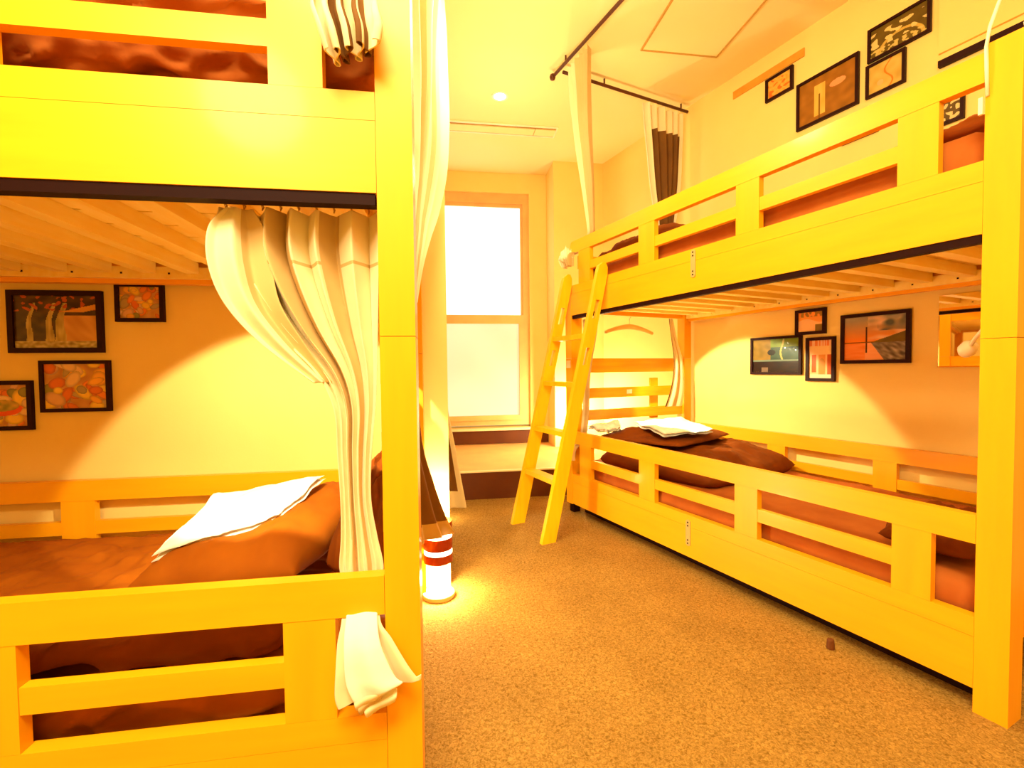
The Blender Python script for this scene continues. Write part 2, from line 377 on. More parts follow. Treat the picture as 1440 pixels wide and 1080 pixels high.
def cushion(F, c, size, label, name='pillow', cat='pillow', rz=0, tilt=0, tilty=0, m='sheet', seed=0, wr=.03, p=3.2, n=34, flat=.35, crump=0, cs=9, group=None, z_min=None):
    bm = bmesh.new(); hx, hy, hz = size[0]/2, size[1]/2, size[2]/2
    rot = Matrix.Rotation(rz, 3, 'Z') @ Matrix.Rotation(tilt, 3, 'X') @ Matrix.Rotation(tilty, 3, 'Y')
    top = {}; bot = {}
    for i in range(n+1):
        for j in range(n+1):
            a, b = 2*i/n-1, 2*j/n-1
            prof = max(0, (1-abs(a)**p)*(1-abs(b)**p))**.5
            pin = 1-.07*(abs(a)**2*abs(b)**2)
            wv = wr*fbm((a*1.6+seed, b*1.6, seed*.7), 1.3)
            cr = .35*wr*abs(noise.noise(Vector((a*5+b*3+seed, b*5-a*2, 1.7))))
            if crump:
                q = Vector((a*hx*cs+seed, b*hy*cs, seed*.3)); rd = 1-abs(noise.noise(q + Vector((noise.noise(q*.5)*1.5, 0, 0))))*2.2
                wv += crump*(rd-.3)
            x, y = a*hx*pin, b*hy*pin
            x += .5*wr*noise.noise(Vector((b*3, a, seed))); y += .5*wr*noise.noise(Vector((a*3, b, seed+5)))
            zt = hz*prof + (wv-cr)*min(1, prof*1.4) ; zb = -hz*flat*2*prof*.5
            edge = i in (0, n) or j in (0, n)
            def W(z):
                q = rot @ Vector((x, y, z)) + Vector(c)
                if z_min is not None: q.z = max(q.z, z_min)
                return q
            v = bm.verts.new(W(zt)); top[i, j] = v
            bot[i, j] = v if edge else bm.verts.new(W(min(zb, zt-.004)))
    for i in range(n):
        for j in range(n):
            bm.faces.new([top[i,j], top[i+1,j], top[i+1,j+1], top[i,j+1]])
            f = [bot[i,j], bot[i,j+1], bot[i+1,j+1], bot[i+1,j]]
            try: bm.faces.new(f)
            except ValueError: pass
    s = MB(); s.bm.free(); s.bm = bm
    o = s.build(name, M[m], F, tuple(c), smooth=True)
    return tag(o, label, cat, group)
def cloth_slab(F, quad, th, label, name='towel', cat='towel', seed=0, wr=.012, n=26, layers=3, m='towel', bow=.0):
    # a folded cloth: stacked layers spanning quad (4 points, frame coordinates)
    bm = bmesh.new(); A, B, C, Dd = [Vector(q) for q in quad]
    for k in range(layers):
        inset = .02*k*(1 if k % 2 else .5)
        top = {}; bot = {}
        for i in range(n+1):
            for j in range(n+1):
                u = i/n; v = j/n
                uu = inset*.3 + u*(1-inset*.6); vv = v*(1-inset)
                p = A.lerp(B, uu).lerp(Dd.lerp(C, uu), vv)
                e = min(u, 1-u, v, 1-v)
                rnd = min(1, e*n/2.0)**.5
                wv = wr*fbm((u*2.2+seed, v*2.2, k*.15), 1.2) + bow*math.sin(PI*u)*math.sin(PI*v)
                p.x += wr*.7*noise.noise(Vector((v*4, u*2, seed))); p.y += wr*.7*noise.noise(Vector((u*4, v*2, seed+3)))
                z0 = p.z + k*th/layers + wv
                h = th/layers*.46
                top[i,j] = bm.verts.new((p.x, p.y, z0+h+h*rnd)); bot[i,j] = bm.verts.new((p.x, p.y, z0+h-h*rnd+.0006))
        for i in range(n):
            for j in range(n):
                bm.faces.new([top[i,j], top[i+1,j], top[i+1,j+1], top[i,j+1]]); bm.faces.new([bot[i,j], bot[i,j+1], bot[i+1,j+1], bot[i+1,j]])
        ring = [(i,0) for i in range(n)]+[(n,j) for j in range(n)]+[(i,n) for i in range(n,0,-1)]+[(0,j) for j in range(n,0,-1)]
        for q in range(len(ring)):
            a, b = ring[q], ring[(q+1) % len(ring)]
            bm.faces.new([top[a], bot[a], bot[b], top[b]])
    s = MB(); s.bm.free(); s.bm = bm
    o = s.build(name, M[m], F, tuple(quad[0]), smooth=True)
    return tag(o, label, cat)

# right bed bedding
mattress(FR, .045, 1.02, .085, 2.08, .2175, .35, 'brown-sheeted mattress on the lower bunk of the right bed', 1, m='sheet_lit')
mattress(FR, .06, 1.02, .085, 2.08, 1.4265, 1.65, 'brown-sheeted mattress on the upper bunk of the right bed', 2, m='sheet_lit')
cushion(FR, (.58, 1.60, .385), (.90, .88, .25), 'brown folded duvet under a white towel at the far end of the right lower bunk', 'duvet', 'duvet', rz=.1, m='sheet2', seed=3, wr=.03, p=3.2, z_min=.352, crump=.010, n=44, flat=1)
cushion(FR, (.50, 1.76, .535), (.74, .60, .10), 'brown pillow on the folded duvet of the right lower bunk', rz=.30, m='sheet2', seed=8, wr=.02, z_min=.48, p=2.7, crump=.006)
cloth_slab(FR, [(.20, 1.46, .578), (.56, 1.43, .585), (.80, 1.90, .60), (.36, 1.90, .60)], .03, 'white folded towel on the brown pillow of the right lower bunk', seed=2, bow=.02, wr=.015, layers=2)
cloth_slab(FR, [(.09, 1.84, .565), (.22, 1.86, .575), (.36, 2.06, .60), (.10, 2.06, .57)], .03, 'small white towel in the corner by the ladder of the right lower bunk', seed=6, wr=.015, layers=2)
cushion(FR, (.30, .24, .40), (.42, .26, .16), 'brown rumpled blanket by the near post of the right lower bunk', 'blanket', 'blanket', m='sheet2', seed=12, wr=.03, z_min=.352, crump=.01)
cushion(FR, (.36, .31, 1.685), (.48, .42, .12), 'brown pillow at the near end of the right upper bunk', m='sheet_lit', seed=4, wr=.02, z_min=1.652)
cushion(FR, (.34, 1.66, 1.68), (.50, .74, .20), 'dark brown folded duvet at the far end of the right upper bunk', 'duvet', 'duvet', m='sheet2', seed=9, wr=.03, z_min=1.652, crump=.012, n=44)
# left bed bedding
mattress(FB, .062, 1.02, .085, 2.08, .2175, .35, 'brown-sheeted mattress on the lower bunk of the left bed', 11, amp=.004, crump=.014)
mattress(FB, .06, 1.02, .085, 2.08, 1.4265, 1.57, 'brown-sheeted mattress on the upper bunk of the left bed', 12)
cushion(FB, (.64, .49, .44), (.80, .48, .22), 'large brown pillow under a white towel on the left lower bunk', rz=-.14, tilt=-.12, m='sheet', seed=5, wr=.02, p=3, z_min=.352, crump=.004)
cushion(FB, (.60, .165, .50), (.84, .16, .36), 'dark brown rumpled blanket against the head end of the left lower bunk', 'blanket', 'blanket', tilt=.1, m='sheet2', seed=15, wr=.04, p=3.5, z_min=.352, crump=.015, n=44)
cloth_slab(FB, [(.335, .70, .485), (.435, .42, .545), (.76, .37, .590), (.67, .70, .555)], .03, 'white folded towel on the brown pillow of the left lower bunk', seed=4, bow=.018, wr=.012, layers=2)
mattress(FB, .075, .24, .30, 1.12, .366, .435, 'brown crumpled duvet behind the guard rail of the left lower bunk', 21, name='duvet', cat='duvet', m='sheet2', crump=.018, r=.03)
mattress(FB, .085, .37, .082, 1.10, 1.590, 1.775, 'brown crumpled duvet behind the guard rail of the left upper bunk', 25, name='duvet', cat='duvet', m='sheet_lit', crump=.026, r=.06)
cushion(FB, (.68, .62, 1.72), (.52, 1.06, .30), 'dark brown bulky blanket on the left upper bunk', 'blanket', 'blanket', m='sheet2', seed=27, wr=.04, p=4, z_min=1.572, crump=.03, n=60)

# ---------------------------------------------------------------- curtains
def interp(rows, t):
    # rows: list of tuples, catmull-rom over index
    n = len(rows)-1; f = t*n; i = min(int(f), n-1); u = f-i
    p0 = rows[max(i-1, 0)]; p1 = rows[i]; p2 = rows[i+1]; p3 = rows[min(i+2, n)]
    out = []
    for a, b, c, d in zip(p0, p1, p2, p3):
        out.append(.5*((2*b)+(-a+c)*u+(2*a-5*b+4*c-d)*u*u+(-a+3*b-3*c+d)*u**3))
    return out
def curtain(F, rows, label, folds=9, seed=0, cols=None, bands=(), th=.003, ridge=.5, res=None, group='bunk bed curtains', name='curtain', mats=('cream', 'choc', 'taupe'), cat='curtain', vres=None, strips=()):
    # rows: (z, ax, ay, bx, by, amp); cloth runs from a to b with pleats of amplitude amp
    bm = bmesh.new(); rn = random.Random(seed)
    nc = folds*10; nr = vres or (len(rows)-1)*9
    ph = [rn.uniform(-.35, .35) for _ in range(folds+2)]; am = [rn.uniform(.6, 1.25) for _ in range(folds+2)]
    grid = []; rz = []
    rows = [tuple(q)+((0,) if len(q) == 6 else ()) for q in rows]
    for r in range(nr+1):
        z, ax, ay, bx, by, amp, slope = interp(rows, r/nr); rz.append(z)
        A = Vector((ax, ay)); B = Vector((bx, by)); d = B-A; L = d.length; d = d/L if L > 1e-6 else Vector((1, 0)); nrm = Vector((-d.y, d.x))
        line = []
        for k in range(nc+1):
            s = k/nc; f = s*folds; i = int(min(f, folds-1e-6))
            w = f-i
            a_ = am[i]*(1-w)+am[i+1]*w
            th_ = 2*PI*(f+ph[i]*(1-w)+ph[i+1]*w)
            off = amp*a_*math.sin(th_)
            sh = math.sin(2*th_)*.28*amp*ridge
            wv = noise.noise(Vector((s*3+seed, z*3.2, seed*.3)))
            p = A + d*(s*L + sh) + nrm*(off + amp*.6*wv)
            line.append(bm.verts.new((p.x, p.y, z + slope*s + amp*.35*noise.noise(Vector((s*4, seed, z*2))))))
        grid.append(line)
    for r in range(nr):
        for k in range(nc):
            f = bm.faces.new([grid[r][k], grid[r][k+1], grid[r+1][k+1], grid[r+1][k]])
            zc = rz[r]; mi = cols or 0
            for lo, hi, j in bands:
                if lo <= zc < hi: mi = j
            for lo, hi, j in strips:
                if lo <= k/nc < hi: mi = j
            f.material_index = mi
    s = MB(); s.bm.free(); s.bm = bm
    z0 = rows[0][0]
    o = s.build(name, [M[x] for x in mats], F, (rows[0][1], rows[0][2], z0), smooth=True)
    md = o.modifiers.new('thick', 'SOLIDIFY'); md.thickness = th; md.offset = 0
    md = o.modifiers.new('sub', 'SUBSURF'); md.levels = 1; md.render_levels = 1
    if cat: tag(o, label, cat, group)
    return o
# left lower bunk curtain, swept to the post, tail pulled out through the guard gap (FB: x depth, y along to the left)
c = curtain(FB, [(1.318, .085, .395, .085, .080, .024), (1.24, .085, .400, .085, .082, .027), (1.16, .085, .365, .085, .084, .026), (1.07, .085, .300, .085, .087, .024), (.98, .082, .215, .085, .090, .020),
     (.90, .08, .178, .085, .095, .015), (.80, .08, .172, .08, .104, .012), (.70, .075, .168, .08, .108, .010), (.62, .07, .168, .075, .096, .009), (.56, .065, .172, .065, .082, .007), (.52, .06, .165, .06, .084, .005)],
    'cream curtain gathered in the left lower bunk, its end pulled out under the guard rail', folds=6, seed=3, strips=((.30, .42, 2), (.62, .74, 2)), bands=((1.205, 1.213, 2),), vres=110)
_co = (.085, .395, 1.318)
def child_cloth(name, rows, **k):
    o = curtain(FB, rows, '', cat=None, name=name, **k); o.parent = c
    o.location = (rows[0][1]-_co[0], rows[0][2]-_co[1], rows[0][0]-_co[2]); o.rotation_euler = (0, 0, 0)
    return o
child_cloth('pulled_out_end', [(.515, .058, .163, .058, .084, .004), (.47, .0, .158, .0, .080, .004), (.44, -.02, .162, -.02, .055, .006), (.39, -.032, .164, -.034, .022, .008, .0), (.34, -.034, .166, -.036, .000, .009, .02), (.315, -.034, .160, -.036, -.004, .009, .055)], folds=2, seed=31, vres=60)
child_cloth('folded_end', [(.50, .045, .150, .045, .092, .003), (.475, -.012, .148, -.012, .085, .004), (.44, -.044, .146, -.044, .075, .005), (.38, -.056, .142, -.056, .050, .007, .005), (.345, -.058, .130, -.058, .034, .006, .025), (.325, -.054, .118, -.054, .036, .004, .045)], folds=1, seed=33, vres=60, th=.005, mats=('towel', 'choc', 'taupe'))  # front layer whitened from cream, strong light put into its colour
for q, (zz, aa, bb) in enumerate(((.345, .128, .060), (.333, .122, .070), (.322, .112, .045))):
    child_cloth('rolled_hem', [(zz, -.050+.004*q, aa, -.050+.004*q, bb, .003, .03), (zz-.012, -.058+.004*q, aa-.004, -.058+.004*q, bb, .003, .03), (zz-.026, -.050+.004*q, aa-.006, -.050+.004*q, bb+.004, .003, .03)], folds=1, seed=40+q, vres=12, th=.004, cols=2 if q == 1 else 0)
cr = MB()
for k in range(9):
    y = .10+k*.036
    cr.tube([(.085, y, 1.322), (.085+.006, y, 1.328), (.085, y+.002, 1.334), (.079, y, 1.329), (.083, y, 1.318)], .0018, 6)
cr.box(.078, .092, .08, .41, 1.334, 1.340)
# curtain hooks follow the curtain
MBH = cr.build('hooks', M['hanger'], parent=None, F=FB, org=(.085, .395, 1.318)); MBH.parent = c; MBH.location = (0,0,0); MBH.rotation_euler = (0,0,0)
# left lower curtain flap, turned back to show the lining
fl = curtain(FB, [(1.315, .055, .375, .070, .33, .006), (1.27, .035, .400, .075, .31, .010), (1.20, .025, .400, .075, .30, .012), (1.12, .03, .375, .075, .285, .012), (1.04, .045, .315, .078, .24, .010), (.955, .06, .215, .08, .185, .006)],
    '', folds=2, seed=9, cat=None, name='turned_back_edge', vres=45, strips=((.55, 1.0, 2),))
fl.parent = c
fl.location = Vector((.055-.085, .375-.395, 1.315-1.318)); fl.rotation_euler = (0, 0, 0)
fl['label'] = 'white turned-back edge'
# left upper bunk curtain tail bundled over the side rail by the post
curtain(FB, [(2.93, .02, .50, .02, .04, .03), (2.3, .06, .30, .06, .08, .03), (1.95, .075, .20, .075, .09, .02), (1.80, .06, .165, .06, .085, .012), (1.75, .03, .160, .03, .08, .010), (1.71, -.02, .165, -.02, .062, .016), (1.65, -.04, .168, -.045, .054, .026), (1.60, -.045, .155, -.045, .05, .030, .02), (1.565, -.04, .145, -.04, .055, .028, .03)],
    'curtain bundled through the guard gap of the left upper bunk beside the post', folds=4, seed=14, vres=100, strips=((.18, .40, 1), (.62, .80, 1)), ridge=1.6)
# left bed end curtain (upper, to the ceiling)
curtain(FL, [(2.93, -.02, .52, .055, 1.04, .035), (2.4, -.03, .55, .06, 1.02, .035), (1.9, -.045, .60, .060, 1.02, .030), (1.65, -.05, .58, .035, .98, .022), (1.48, -.048, .52, .008, .82, .014), (1.32, -.042, .40, -.012, .62, .008), (1.18, -.04, .32, -.024, .46, .006)],
    'white and taupe ceiling-height curtain beyond the left front post', folds=6, seed=5, strips=((.20, .34, 2), (.55, .62, 2)), bands=())
# left bed end curtain (lower), flares to a cream hem over the lamp
curtain(FL, [(1.27, -.032, .14, -.018, .27, .004), (1.0, -.032, .14, -.018, .28, .004), (.80, -.032, .16, -.013, .32, .006, -.01), (.68, -.035, .20, .012, .48, .009, -.05), (.56, -.04, .30, .050, .64, .011, -.09), (.465, -.045, .40, .083, .80, .012, -.11)],
    'brown curtain with cream hem flaring over the floor lamp by the left post', folds=3, seed=6, cols=1, bands=((0, .548, 2),), vres=80)
# next bay's curtain behind the wall edge
curtain(FL, [(2.93, -.35, 1.75, .0, 1.8, .03), (1.6, -.25, 1.78, .01, 1.8, .02), (1.1, -.16, 1.78, .03, 1.8, .015), (.81, -.12, 1.78, .062, 1.8, .014), (.5, -.14, 1.78, .115, 1.8, .014), (.15, -.16, 1.78, .175, 1.8, .016)],
    'brown curtain with cream hem behind the free edge of the left wall', folds=4, seed=8, cols=1, bands=((0, .27, 0),), strips=((.9, 1.0, 0),), vres=70)
# right bed, front corner by the ladder, ceiling to guard rail
_ck = curtain(FR, [(2.925, -.03, 2.08, -.03, 1.82, .022), (2.7, -.02, 2.06, -.02, 1.835, .022), (2.4, .0, 2.03, .0, 1.86, .02), (2.1, .03, 2.0, .03, 1.88, .014), (1.9, .05, 1.98, .05, 1.905, .01), (1.84, .065, 2.0, .06, 1.925, .01), (1.79, .06, 2.06, .06, 2.02, .008), (1.745, .035, 2.10, .035, 2.03, .008), (1.73, -.03, 2.12, -.03, 2.03, .02), (1.695, -.05, 2.14, -.05, 2.025, .03), (1.65, -.04, 2.125, -.04, 2.035, .026)],
    'pale taupe curtain tapering from ceiling rod to ladder end of the right bed', folds=6, seed=11, cols=0, strips=((.3, 1.0, 2),), vres=110)
kn = cushion(FR, (-.045, 2.085, 1.705), (.075, .10, .10), '', name='knot', m='cream', seed=51, wr=.02, cs=45, crump=.026, n=30, flat=.5, p=2.2)
for k_ in ('label', 'category'): del kn[k_]
kn.parent = _ck; kn.location = (-.045+.03, 2.085-2.08, 1.705-2.925); kn.rotation_euler = (0, 0, 0)
# right bed, rear corner, dark with cream header
curtain(FR, [(2.925, .665, 2.15, 1.06, 2.15, .022), (2.6, .70, 2.15, 1.045, 2.15, .022), (2.3, .745, 2.15, 1.02, 2.15, .02), (2.05, .79, 2.15, .985, 2.15, .016), (1.85, .82, 2.16, .95, 2.16, .012), (1.8, .83, 2.16, .94, 2.16, .012)],
    'dark brown curtain with cream header hanging in the far right corner', folds=6, seed=12, cols=1, bands=((2.78, 3, 0),), strips=((0, .13, 0), (.93, 1.0, 0)), vres=60)
# right lower bunk, rear
curtain(FR, [(1.345, .845, 2.075, .885, 2.075, .008), (1.2, .86, 2.07, .92, 2.07, .010), (1.05, .88, 2.065, .975, 2.065, .008), (.92, .87, 2.06, .985, 2.06, .008), (.8, .835, 2.055, .98, 2.055, .008), (.69, .78, 2.05, .955, 2.05, .008)],
    'cream curtain tied back inside the far rear corner of the right lower bunk', folds=2, seed=13, cols=0, strips=((0, .10, 1), (.4, .62, 2)), vres=60)
# right lower bunk, front, behind the ladder
curtain(FR, [(1.31, .085, 2.08, .085, 1.93, .012), (1.2, .085, 2.08, .085, 1.945, .012), (1.05, .085, 2.085, .085, 1.99, .010), (.9, .085, 2.085, .085, 2.02, .010), (.7, .085, 2.085, .085, 2.035, .010), (.56, .07, 2.09, .07, 2.035, .009), (.50, .06, 2.09, .06, 2.035, .008), (.455, -.01, 2.09, -.01, 2.03, .008), (.42, -.03, 2.09, -.03, 2.03, .012), (.37, -.035, 2.085, -.035, 2.03, .014)],
    'cream curtain tied behind the ladder in the right lower bunk', folds=5, seed=16, cols=0, strips=((.4, 1, 2),), vres=100)

# ---------------------------------------------------------------- rods
def rod(F, pts, label, fin=True):
    t = root('curtain_rod', F, pts[0], label, 'curtain rod', 'ceiling curtain rods')
    MB().tube(pts, .011, 10).build('pole', M['rod'], parent=t, smooth=True)
    a, b = Vector(pts[0]), Vector(pts[-1]); d = (b-a).normalized()
    for q in ((.06, .94) if fin else (.3, .94)):
        p = a.lerp(b, q)
        MB().tube([(p.x, p.y, CEIL-.001), (p.x, p.y, p.z+.008)], .006, 8).build('bracket', M['rod'], parent=t)
    if fin:
        MB().lathe([(.001, -.022), (.016, -.016), (.021, 0), (.016, .016), (.001, .022)], tuple(a-d*.02), 14).build('finial', M['rod'], parent=t, smooth=True)
    return t
rod(FR, [(-.055, 2.205, 2.955), (-.055, -.2, 2.955)], 'dark ceiling curtain rod running above the front of the right bed')
rod(FR, [(-.02, 2.15, 2.955), (.5, 2.15, 2.955), (1.112, 2.15, 2.955)], 'dark ceiling curtain rod running to the right wall above the far bed end', False)
rod(FL, [(.02, .15, 2.955), (.02, 1.12, 2.955)], 'ceiling curtain rod above the near end of the left bed', False)

# ---------------------------------------------------------------- ladder
def make_ladder():
    t = root('ladder', FR, (-.42, 1.9, 0), 'wooden ladder with four rungs leaning on the far end of the right bed', 'ladder')
    zt = 1.59; X0, X1 = -.465, -.068-.0
    def fx(z): return X0+(X1-X0)*z/1.57
    def wf(z): return .088-.018*z/1.57
    for u0 in (1.70, 2.078):
        mb = MB(); u1 = u0+.03
        slots = ((1.00, 1.10), (1.27, 1.38))
        def seg(za, zb, wa, wb):
            vs = []
            for u in (u0, u1):
                for z, wd in ((za, wa), (za, wb), (zb, wb), (zb, wa)): vs.append(mb.bm.verts.new((fx(z)+(wf(z) if wd == 9 else wd), u, z)))
            a, b = vs[:4], vs[4:]
            mb.bm.faces.new(a); mb.bm.faces.new(b[::-1])
            for i in range(4): mb.bm.faces.new([a[i], b[i], b[(i+1)%4], a[(i+1)%4]])
        # solid stretches and slotted stretches, outline shared
        zs = [0, 1.00, 1.10, 1.27, 1.38]
        poly_pts = []
        seg(0, 1.0, 0, 9); seg(1.10, 1.27, 0, 9)
        for a, b in slots: seg(a, b, 0, .025); seg(a, b, .053, 9)
        # rounded top
        pl = [(fx(1.38), 1.38), (fx(1.38)+wf(1.38), 1.38), (fx(1.53)+wf(1.53), 1.53), (fx(1.57)+wf(1.57)-.008, 1.575), (fx(1.59)+.044, 1.602), (fx(1.59)+.024, 1.602), (fx(1.565)+.004, 1.580), (fx(1.53), 1.54)]
        mb.prism(pl, u0, u1, 'y')
        bmesh.ops.remove_doubles(mb.bm, verts=mb.bm.verts, dist=.0005)
        mb.build('side_rail', M['ladderwood'], parent=t, bevel=.0)
    for z in (.345, .615, .90, 1.185):
        x = fx(z)
        MB().box(x+.004, x+.072, 1.7305, 2.0775, z-.028, z).build('rung', M['ladderwood'], parent=t, bevel=.004)
    return t
make_ladder()

# ---------------------------------------------------------------- lamps
def floor_lamp(F, x, y, z, label):
    t = root('floor_lamp', F, (x, y, z), label, 'lamp', 'floor lamps')
    c = (x, y, z)
    MB().lathe([(.068, 0), (.070, .004), (.068, .017), (.062, .020), (.001, .020)], c, 32).build('base', M['lampbase'], parent=t, smooth=False)
    MB().lathe([(.052, .0205), (.052, .158), (.050, .158), (.050, .0205), (.052, .0205)], c, 32).build('glass_cylinder', M['glass'], parent=t, smooth=True)
    for a, b in ((.155, .192), (.212, .262), (.282, .330)):
        MB().lathe([(.045, a), (.062, a), (.062, b), (.045, b), (.045, a)], c, 32).build('band', M['lampband'], parent=t, bevel=.002, smooth=False)
    for a, b in ((.1925, .2115), (.2625, .2815)):
        MB().lathe([(.04, a), (.060, a), (.060, b), (.04, b), (.04, a)], c, 32).build('light_ring', M['glow'], parent=t)
    sk = MB().lathe([(.001, .118), (.013, .118), (.015, .125), (.015, .154), (.001, .154)], c, 16).build('socket', M['socket'], parent=t, smooth=False)
    MB().lathe([(.001, .052), (.007, .055), (.009, .075), (.009, .105), (.006, .1175), (.001, .1175)], c, 14).build('bulb', M['bulb'], parent=sk, smooth=True)
    return t
floor_lamp(FL, .018, 1.035, 0, 'floor lamp with a glowing glass cylinder and red-brown bands beside the left front post')
floor_lamp(FL, 1.28, 3.2, .206, 'glowing lamp on the step behind the ladder and the right bed')

# reading lamp of the right bed: bent white arm with a round head by the mirror
t = root('reading_lamp', FR, (.09, .22, 1.05), 'white bendy reading lamp reaching in from the near post before the wall mirror', 'lamp')
p0 = Vector((.0865, .05, 1.16)); pts = [(.0865, .05, 1.16), (.12, .065, 1.155), (.16, .085, 1.135), (.22, .13, 1.10), (.30, .185, 1.062), (.36, .215, 1.045)]
MB().tube(pts, .006, 10).build('arm', M['white'], parent=t, smooth=True)
MB().tube([(.36, .215, 1.05), (.372, .222, 1.043), (.39, .235, 1.030), (.405, .245, 1.02)], [.010, .022, .026, .020], 14).build('lamp_head', M['white'], parent=t, smooth=True)
MB().box(.0855, .092, .03, .07, 1.12, 1.20).build('clip', M['white'], parent=t, bevel=.002)
# cable over the near post top
mb = MB().tube([(-.002, .066, 1.70), (-.006, .068, 1.78), (-.006, .069, 1.83), (-.006, .063, 1.88), (-.004, .046, 1.935), (-.002, .03, 1.97), (.01, .0, 2.0), (.03, -.04, 1.99), (.045, -.06, 1.93), (.045, -.045, 1.88), (.04, -.01, 1.868), (.035, .012, 1.866)], .0045, 8)
t = tag(mb.build('power_cable', M['white'], FR, (0, .06, 1.70), smooth=True), 'white cable looping over the top of the right bed near post', 'cable')
mb = MB().box(-.010, -.0005, .073, .082, 1.655, 1.70)
tag(mb.build('cable_clip', M['white'], FR, (-.003, .077, 1.66), bevel=.002), 'small white clip hanging under the upper guard rail against the right near post', 'clip')

# ---------------------------------------------------------------- small things
def hook_hanger():
    t = root('coat_hanger', FR, (.57, 2.19, 1.30), 'pale wooden coat hanger hanging beyond the far end of the right lower bunk', 'coat hanger')
    P = []
    for k in range(17):
        s = k/16*2-1; P.append((.57+s*.22, 2.19, 1.285-.045*abs(s)**1.7))
    r = [.012+.009*(1-abs(k/8-1)) for k in range(17)]
    MB().tube(P, r, 10).build('bar', M['hangbar'], parent=t, smooth=True)
    MB().tube([(.57, 2.19, 1.295), (.57, 2.19, 1.34), (.582, 2.19, 1.358), (.575, 2.185, 1.372), (.56, 2.17, 1.476)], .0025, 8).build('hook', M['bracket'], parent=t, smooth=True)
hook_hanger()
mb = MB().box(.485, .53, 2.1165, 2.1195, .795, .825)
tag(mb.build('name_tag', M['white'], FR, (.508, 2.118, .795), bevel=.001), 'small blank white tag on the middle headboard slat of the right lower bunk', 'tag')
mb = MB().box(-.003, -.0005, 2.112, 2.16, .985, 1.035)
tag(mb.build('socket_plate', M['white'], FR, (-.002, 2.13, .985), bevel=.001), 'small white plate on the far front post of the right bed behind the ladder', 'plate')
mb = MB().lathe([(.012, 0), (.013, .004), (.011, .030), (.009, .034), (.001, .034)], (-.045, .423, 0), 14)
tag(mb.build('wooden_stub', M['stub'], FR, (-.045, .423, 0)), 'small dark wooden stub standing on the carpet beside the right bed', 'stub')
mb = MB().box(1.122, 1.1295, 1.261, 1.753, 2.845, 2.895)
tag(mb.build('wooden_strip', M['tape'], FR, (1.126, 1.5, 2.845), bevel=.001), 'thin ochre wooden strip high on the right wall near the ceiling', 'strip')
# mirrors
t = root('wall_mirror', FR, (1.126, .42, .97), 'small rectangular mirror on the right wall inside the lower bunk beside the near post', 'mirror')
MB().box(1.117, 1.1285, .25, .597, .972, 1.31).build('glass', M['mirror'], parent=t, bevel=.001)
MB().box(1.120, 1.1290, .247, .600, .967, .9715).build('ledge', M['wood_u'], parent=t)
t = root('wall_box', FR, (1.1, .4, 2.40), 'shallow cream wall box with a dark lower edge above the right upper bunk', 'wall box')
MB().box(1.112, 1.1295, -.6, .615, 2.425, 2.98).build('panel', M['wall'], parent=t, bevel=.002)
MB().box(1.108, 1.1295, -.6, .615, 2.394, 2.4245).build('lower_edge', M['dark'], parent=t, bevel=.002)
MB().box(1.109, 1.1115, -.6, .613, 2.452, 2.458).build('moulding', M['tape'], parent=t)

# ---------------------------------------------------------------- pictures
def vn(x, y, s=0): return noise.noise(Vector((x, y, s)))*.5+.5
def mix(a, b, t): t = max(0, min(1, t)); return tuple(a[i]*(1-t)+b[i]*t for i in range(3))
def im_food(seed, base=(236, 180, 100)):
    rn = random.Random(seed)
    pal = [(242, 140, 45), (248, 180, 60), (250, 205, 70), (225, 175, 130), (240, 200, 150), (150, 140, 60), (228, 120, 40), (185, 160, 110)]
    bl = [(rn.random(), rn.random(), rn.uniform(.07, .2), rn.uniform(.05, .14), rn.uniform(0, PI), rn.choice(pal)) for _ in range(46)]
    def f(u, v):
        c = mix(base, (170, 110, 50), vn(u*5, v*5, seed))
        for x, y, a, b, r, col in bl:
            dx, dy = u-x, v-y; X = dx*math.cos(r)+dy*math.sin(r); Y = -dx*math.sin(r)+dy*math.cos(r)
            d = (X/a)**2+(Y/b)**2
            if d < 1: c = mix(tuple(k*.72 for k in col), col, 1.2*(1-d)+.25)
        return c
    return f
def im_bowl(u, v):
    c = im_food(5)(u, v)
    if (u-.55)**2/.12+(v-.42)**2/.03 < 1: c = (235, 95, 25)
    if (u-.55)**2/.09+(v-.5)**2/.02 < 1: c = mix((250, 190, 90), (110, 120, 40), vn(u*9, v*9))
    return c
def im_waterfall(u, v):
    c = mix((40, 26, 12), (105, 78, 30), vn(u*6, v*8, 2))
    if v < .62 and u > .55: c = mix((190, 130, 60), (235, 180, 95), vn(u*9+v*6, v*3, 4))
    for x, w_ in ((.18, .035), (.42, .045), (.55, .06)):
        xx = x + .09*(v-.4) + .02*math.sin(v*9)
        if abs(u-xx) < w_*(1.3-v) and v < .86: c = mix((150, 130, 60), (220, 195, 120), vn(u*30, v*5))
    if v > .7 and vn(u*14, v*14, 8) > .6: c = (185, 85, 20)
    if v < .13: c = mix((130, 110, 60), (235, 220, 170), vn(u*20, v*20))
    if .68 < v < .9 and u > .55 and abs(v-(.62+.35*(u-.5))) < .05: c = (225, 160, 60)
    return c
def im_cave(u, v):
    c = mix((22, 16, 10), (52, 26, 12), vn(u*6, v*6, 3))
    if v > .38:
        c = mix((30, 60, 50), (70, 96, 70), vn(u*5, v*5))
        if u < .4: c = mix((110, 90, 30), (160, 125, 50), vn(u*8, v*6))
        if v > .75 and u > .4: c = mix((90, 110, 30), (120, 150, 40), vn(u*7, v*9))
        if abs(u-.65-.03*math.sin(v*8)) < .02: c = (170, 170, 90)
        if (u-.42)**2+(v-.6)**2 < .008: c = (24, 26, 22)
    elif v > .33: c = (110, 130, 110)
    if v < .14 and .2 < u < .35: c = (120, 100, 80)
    return c
